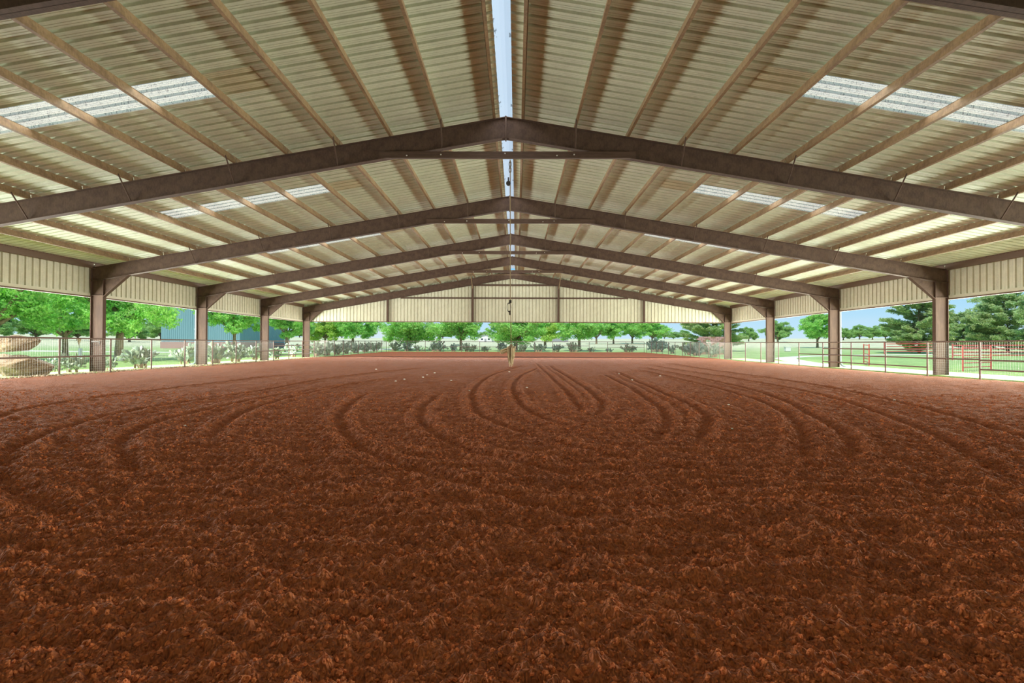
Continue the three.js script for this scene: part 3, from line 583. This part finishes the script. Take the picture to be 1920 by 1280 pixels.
// ---------------------------------------------------------------- trees
const leafBunch = (() => {
  const r = rng(12), pos = [];
  for (let i = 0; i < 8; i++) {
    const c = new THREE.Vector3((r() - 0.5) * 0.42, (r() - 0.5) * 0.3, (r() - 0.5) * 0.42), q = new THREE.Quaternion().setFromEuler(new THREE.Euler(r() * 6, r() * 6, r() * 6)), L = 0.085 + 0.05 * r(), W = L * 0.55;
    const v = [[0, -L, 0], [W, 0, 0.02], [0, L, 0], [-W, 0, 0.02]].map((p) => new THREE.Vector3(...p).applyQuaternion(q).add(c));
    for (const k of [0, 1, 2, 0, 2, 3]) pos.push(v[k].x, v[k].y, v[k].z);
  }
  const g = new THREE.BufferGeometry(); g.setAttribute('position', new THREE.Float32BufferAttribute(pos, 3)); g.computeVertexNormals(); return g;
})();
function foliage(points, mat, seed, size, flat = 1) {
  const r = rng(seed), m = new THREE.InstancedMesh(leafBunch, mat, points.length), o = new THREE.Object3D(), c = new THREE.Color();
  points.forEach((p, i) => { o.position.copy(p); o.rotation.set((r() - 0.5) * 1.2, r() * 6.28, (r() - 0.5) * 1.2); const s = size * (0.7 + 0.6 * r()); o.scale.set(s, s * flat, s); o.updateMatrix(); m.setMatrixAt(i, o.matrix); const k = 0.72 + 0.5 * r(), y = r() * 0.25; m.setColorAt(i, c.setRGB(k * (0.9 + y), k, k * (0.95 - y * 0.5))); });
  m.name = 'foliage'; m.userData.kind = 'stuff'; return m;
}
function broadTree(seed, { h, R, th, tr, limbs = 7, density = 70, leaf = M.leaf, size = 1, open = 0.9 }) {
  const r = rng(seed), wood = [], pts = [], tops = [];
  wood.push(strut([0, -0.15, 0], [0, 0.35, 0], tr * 1.55, 9, tr * 1.08), strut([0, 0.35, 0], [(r() - 0.5) * 0.15, th, (r() - 0.5) * 0.15], tr * 1.08, 9, tr * 0.85));
  const clump = (p, rad, n) => { for (let i = 0; i < n; i++) { const a = r() * 6.283, u = r() * 2 - 1, q = rad * Math.pow(r(), 0.45), s = Math.sqrt(1 - u * u); pts.push(new THREE.Vector3(p.x + Math.cos(a) * s * q * 1.15, p.y + u * q * 0.75, p.z + Math.sin(a) * s * q * 1.15)); } };
  for (let i = 0; i < limbs; i++) {
    const az = i / limbs * 6.283 + (r() - 0.5) * 0.7, out = R * (i % 3 === 2 ? 0.4 : 0.78 + 0.2 * r()), up = (h - th) * (i % 3 === 2 ? 0.92 : 0.3 + 0.5 * r());
    const A = new THREE.Vector3(0, th * (0.82 + 0.15 * r()), 0), B = new THREE.Vector3(Math.cos(az) * out * 0.45, A.y + up * 0.55, Math.sin(az) * out * 0.45), C = new THREE.Vector3(Math.cos(az) * out, th + up, Math.sin(az) * out), cur = new THREE.QuadraticBezierCurve3(A, B, C), P = cur.getPoints(5);
    for (let k = 0; k < 5; k++) wood.push(strut(P[k].toArray(), P[k + 1].toArray(), tr * (0.55 - k * 0.1), 6, tr * (0.45 - k * 0.1) + 0.008));
    for (let k = 0; k < 6; k++) {
      const t = 0.35 + 0.65 * (k + r()) / 6, p = cur.getPoint(Math.min(1, t)), d = new THREE.Vector3((r() - 0.5) * 2, (r() - 0.45) * 1.3, (r() - 0.5) * 2).normalize().multiplyScalar(R * (0.2 + 0.2 * r())), e = p.clone().add(d);
      wood.push(strut(p.toArray(), e.toArray(), tr * 0.13 + 0.006, 4, 0.008));
      if (r() < open) clump(e, R * (0.16 + 0.11 * r()), density);
      if (k % 2) clump(p, R * 0.17, Math.round(density * 0.5));
    }
  }
  const T = new THREE.Group(); part(T, 'trunk', join(wood), M.bark); T.add(foliage(pts, leaf, seed + 1, size)); return T;
}
function cedar(seed, { h, R, tr = 0.16, n = 110, leaf = M.needle, cone = 0.8 }) {
  const r = rng(seed), wood = [strut([0, -0.1, 0], [0, h * 0.9, 0], tr, 7, 0.03)], pts = [];
  for (let i = 0; i < n; i++) {
    const t = 0.05 + 0.95 * r(), prof = Math.pow(Math.sin(Math.PI * Math.min(1, 0.18 + 0.82 * (1 - t) * cone + (1 - cone) * 0.35 * (1 - t))), 0.8) * (0.55 + 0.45 * (1 - t)), az = r() * 6.283, len = R * prof * (0.75 + 0.4 * r()), y = h * t;
    const e = new THREE.Vector3(Math.cos(az) * len, y + len * (0.15 + 0.2 * r()), Math.sin(az) * len);
    wood.push(strut([0, y, 0], e.toArray(), 0.035, 4, 0.01));
    const m = Math.round(18 + len * 24);
    for (let k = 0; k < m; k++) { const q = 0.3 + 0.75 * Math.sqrt(r()), w = 0.5 * (1.15 - q * 0.5); pts.push(new THREE.Vector3(e.x * q + (r() - 0.5) * w * 1.5, mix(y, e.y, q) + (r() - 0.5) * 0.3, e.z * q + (r() - 0.5) * w * 1.5)); }
  }
  const T = new THREE.Group(); part(T, 'trunk', join(wood), M.bark); T.add(foliage(pts, leaf, seed + 1, 1.15, 0.6)); return T;
}
function plant(tree, x, Z, label, kind, turn = 0, s = 1, sy = s, grp) { const t = tree; t.position.set(x, land(x, Z) - 0.02, -Z); t.rotation.y = turn; t.scale.set(s, sy, s); return top(shade(t), kind, label, 'tree', grp); }
const near = 'trees close to the arena', far = 'far trees on the pasture';
plant(broadTree(101, { h: 7.4, R: 4.3, th: 2.0, tr: 0.3, limbs: 9, density: 58, open: 0.85 }), -32.6, 31, 'leafy green tree reaching in from the left edge', 'shade_tree', 0.4, 1, 1, near);
plant(broadTree(117, { h: 6.6, R: 3.4, th: 1.9, tr: 0.2, limbs: 8, density: 48, open: 0.8 }), -36.5, 41, 'leafy green tree behind the nearest left column', 'shade_tree', 1, 1, 1, near);
plant(broadTree(131, { h: 7.2, R: 3.9, th: 2.25, tr: 0.25, limbs: 9, density: 56, open: 0.85 }), -27.9, 35.6, 'thick-trunked green tree between the two nearest left columns', 'shade_tree', 2.1, 1, 1, near);
plant(broadTree(147, { h: 6.6, R: 2.9, th: 2.3, tr: 0.15, limbs: 8, density: 46, open: 0.8 }), -27.2, 49, 'slender two-stemmed tree between the second and third left columns', 'shade_tree', 0, 1, 1, near);
plant(broadTree(163, { h: 6.5, R: 3.0, th: 2.2, tr: 0.22, limbs: 8, density: 80 }), -28.2, 62.5, 'green tree between the third and fourth left columns', 'shade_tree', 0.7, 1, 1, near);
const A1 = broadTree(201, { h: 6.2, R: 4.4, th: 1.7, tr: 0.27, limbs: 10, density: 90 }), A2 = broadTree(233, { h: 6.4, R: 3.6, th: 2.2, tr: 0.2, limbs: 8, density: 64, open: 0.8 }), A3 = broadTree(257, { h: 6.0, R: 3.2, th: 1.9, tr: 0.18, limbs: 8, density: 75, leaf: M.leafYellow });
const copy = (t) => t.clone();
plant(A3, ...onGround(609, 84), 'yellow-green tree just right of the fourth left column', 'shade_tree', 0, 1, 1, near);
plant(copy(A2), ...onGround(661, 82), 'forked green tree left of the open sky gap at the far end', 'shade_tree', 1.2, 1.05, 1, near);
plant(A1, ...onGround(766, 78), 'broad dense tree with spreading low limbs behind the far fence', 'shade_tree', 0.3, 1.15, 1, near);
plant(A2, ...onGround(864, 78), 'open-crowned tree behind the far fence, left of the hanging rope', 'shade_tree', 2.2, 1.05, 1, near);
plant(copy(A1), ...onGround(967, 77), 'broad green tree behind the hanging straw bundle', 'shade_tree', 2.6, 1.12, 1.02, near);
plant(copy(A2), ...onGround(1086, 78), 'airy forked tree behind the far fence, right of the rope', 'shade_tree', 4.1, 1.1, 1.02, near);
plant(copy(A3), ...onGround(1022, 98), 'green tree in the gap between the rope and the airy forked tree', 'shade_tree', 1.9, 1.4, 1.25, near);
const B1 = broadTree(301, { h: 9, R: 4.6, th: 1.9, tr: 0.26, limbs: 9, density: 60, leaf: M.leaf, size: 1.5 }), B2 = broadTree(331, { h: 9, R: 5, th: 1.6, tr: 0.3, limbs: 9, density: 70, leaf: M.farLeaf, size: 1.7 });
[[1118, 150, 1], [1150, 152, 0.95], [1185, 158, 1.05], [1222, 148, 1]].forEach(([px, Z, s], i) => plant(i ? copy(B1) : B1, ...onGround(px, Z), ['first', 'second', 'third', 'fourth'][i] + ' tree from the left of the distant group right of the far gable middle', 'pasture_tree', i * 1.3, s, s * 0.95, far));
plant(cedar(401, { h: 7.5, R: 5.0, n: 150, cone: 0.55 }), ...onGround(1336, 76), 'big bushy cedar just left of the fourth right column', 'cedar_tree', 0, 1, 1, near);
plant(B2, ...onGround(1402, 200), 'small bluish tree far off between the third and fourth right columns', 'pasture_tree', 0, 0.68, 0.62, far);
plant(copy(B2), ...onGround(1456, 178), 'dome-shaped dark tree right behind the third right column', 'pasture_tree', 1, 0.95, 0.82, far);
plant(broadTree(341, { h: 7.6, R: 3.4, th: 1.7, tr: 0.2, limbs: 9, density: 60, size: 1.1, leaf: M.leaf }), ...onGround(1530, 95), 'airy light green tree just left of the second right column', 'shade_tree', 0, 1, 1, near);
[[1578, 222, 0.68], [1608, 246, 0.85], [1632, 226, 0.75], [1656, 240, 0.75]].forEach(([px, Z, s], i) => plant(copy(B2), ...onGround(px, Z), ['first', 'second', 'third', 'fourth'][i] + ' from the left of the four blue-green far trees between the nearest right columns', 'pasture_tree', i * 1.9, s * 1.1, s * 0.9, far));
plant(cedar(421, { h: 7.0, R: 4.3, n: 150, cone: 0.85 }), ...onGround(1718, 62), 'cone-topped cedar just left of the nearest right column', 'cedar_tree', 1, 1, 1, near);
const C1 = cedar(441, { h: 6.6, R: 4.4, n: 140, cone: 0.6 });
plant(C1, ...onGround(1882, 60), 'dark cedar above the red corral, nearest the right edge but one', 'cedar_tree', 0, 1, 1, near);
plant(copy(C1), ...onGround(1800, 78), 'low dark cedar just right of the nearest right column', 'cedar_tree', 2, 0.9, 0.8, near);
plant(copy(C1), ...onGround(1985, 50), 'dark cedar cut by the right edge of the picture', 'cedar_tree', 4, 0.95, 1, near);
plant(broadTree(361, { h: 8.2, R: 2.6, th: 3, tr: 0.15, limbs: 8, density: 18, size: 1.1, leaf: M.needle, open: 0.7 }), ...onGround(1838, 80), 'nearly bare tree rising above the dark cedars', 'shade_tree', 0, 1, 1, near);
// bands of distant trees
[[-20, 120, 1], [60, 130, 0.9], [140, 118, 0.8], [238, 116, 0.8], [298, 142, 0.95], [352, 125, 0.8]].forEach(([px, Z, s], i) => plant(copy(B2), ...onGround(px, Z), ['first', 'second', 'third', 'fourth', 'fifth', 'sixth'][i] + ' blue-green tree from the left in the far belt beyond the left lawn', 'pasture_tree', i * 2.3, s, s * 0.75, far));
[[560, 330], [590, 320], [640, 340], [690, 330], [735, 345], [830, 350], [905, 340], [1000, 335], [1055, 345], [1245, 360], [1262, 350], [1282, 365]].forEach(([px, Z], i) => plant(copy(B2), ...onGround(px, Z), ends[i] + ' tree from the left on the skyline beyond the far pasture', 'pasture_tree', i * 1.7, 0.9 + (i % 3) * 0.15, 0.55 + (i % 2) * 0.15, far));

// ---------------------------------------------------------------- buildings and yard things
{
  const S = group(-46, land(-46, 74), -74); // blue-grey metal shed
  const wallGeo = (L, H) => corrugated(ribs(Math.round(L / PITCH)), (a, h, y) => [a, y, h], [0.9, H]);
  const front = part(S, 'front_wall', wallGeo(11.6, 8.6), M.blueMetal); front.position.set(-5.8, 0, 0);
  const sideW = part(S, 'side_wall', wallGeo(14, 8.6), M.blueMetal); sideW.rotation.y = Math.PI / 2; sideW.position.set(5.8, 0, 0); 
  const sideL = part(S, 'side_wall', wallGeo(14, 8.6), M.blueMetal); sideL.rotation.y = Math.PI / 2; sideL.position.set(-5.8, 0, 0);
  const back = part(S, 'back_wall', wallGeo(11.6, 8.6), M.blueMetal); back.position.set(-5.8, 0, -14);
  part(S, 'wainscot', join([box(11.7, 1.1, 0.2, 0, 0.45, 0), box(0.2, 1.1, 14, 5.8, 0.45, -7), box(0.2, 1.1, 14, -5.8, 0.45, -7)]), M.brickRed, 'pinkish masonry base');
  part(S, 'roof', prism([[-6.2, 8.4], [0, 10], [6.2, 8.4], [6.2, 8.6], [0, 10.2], [-6.2, 8.6]], -14.4, 0.4), M.greyRoof);
  part(S, 'gable', prism([[-5.8, 8.5], [5.8, 8.5], [0, 9.95]], -0.05, 0.02), M.blueMetal);
  top(shade(S), 'metal_shed', 'tall blue-grey ribbed metal shed behind the left trees', 'shed');
}
function house(px, Z, w, h, d, label, wallM, roofM) {
  const [x] = onGround(px, Z), H = group(x, land(x, Z), -Z);
  part(H, 'wall', join([box(w, h, d, 0, h / 2, 0), prism([[-w / 2, h], [w / 2, h], [0, h * 1.42]], -d / 2 + 0.02, d / 2 - 0.02)]), wallM);
  part(H, 'roof', join([prism([[-w / 2 - 0.3, h - 0.1], [0, h * 1.45], [0, h * 1.45 + 0.16], [-w / 2 - 0.3, h + 0.06]], -d / 2 - 0.3, d / 2 + 0.3), prism([[w / 2 + 0.3, h - 0.1], [0, h * 1.45], [0, h * 1.45 + 0.16], [w / 2 + 0.3, h + 0.06]], -d / 2 - 0.3, d / 2 + 0.3)]), roofM);
  for (const q of [-0.25, 0.25]) part(H, 'window', box(w * 0.14, h * 0.3, 0.06, q * w, h * 0.55, d / 2), M.glass);
  part(H, 'door', box(w * 0.14, h * 0.62, 0.06, 0, h * 0.31, d / 2), M.greyRoof);
  return top(shade(H), 'farm_building', label, 'building', 'far farm buildings');
}
house(508, 108, 4.6, 2.2, 7, 'small white gabled building right of the third left column', M.white, M.white);
house(911, 190, 5, 1.8, 6, 'low grey-roofed building far behind the far fence, left of the rope', M.white, M.greyRoof);
house(1042, 200, 9, 1.6, 6, 'long low grey barn far behind the far fence, right of the rope', M.greyRoof, M.greyRoof);
{ // reddish stack of blocks near the right far corner, block by block
  const [x, Z] = onGround(1332, 60), Wl = group(x, land(x, Z), -Z), r = rng(8), g = box(0.44, 0.19, 0.3);
  for (let row = 0; row < 8; row++) for (let k = 0; k < 7; k++) { const b = part(Wl, 'block', g, (row * 3 + k) % 4 ? M.brickRed : M.wood); b.position.set((k - 3) * 0.47 + (row % 2) * 0.22, 0.6 + row * 0.2, (r() - 0.5) * 0.06); b.rotation.y = (r() - 0.5) * 0.1; }
  part(Wl, 'base', box(3.5, 0.5, 0.5, 0, 0.25, 0), M.wood);
  top(shade(Wl), 'block_stack', 'reddish stack of blocks just left of the fourth right column', 'stack');
}
{ const [x, Z] = onGround(1474, 74), B = group(x, land(x, Z), -Z); part(B, 'cabinet', box(0.7, 0.55, 0.5, 0, 0.32, 0), M.white); part(B, 'lid', box(0.78, 0.08, 0.56, 0, 0.62, 0), M.white); part(B, 'skid', box(0.6, 0.08, 0.4, 0, 0.04, 0), M.greyRoof); top(shade(B), 'utility_box', 'small white utility box on the lawn between the right columns', 'box'); }
{ const [x, Z] = onGround(143, 27), B = group(x, land(x, Z), -Z); part(B, 'pole', strut([0, 0, 0], [0, 1.35, 0], 0.012, 6), M.iron); part(B, 'cone', new THREE.ConeGeometry(0.1, 0.4, 10).rotateX(Math.PI).translate(-0.02, 1.3, 0), M.wood); part(B, 'tube', new THREE.CylinderGeometry(0.09, 0.07, 0.52, 10).translate(0.06, 0.72, 0), M.slate); top(shade(B), 'yard_ornament', 'thin pole with pointed cone and grey tube left of the nearest left column', 'ornament'); }

renderer.render(scene, camera);
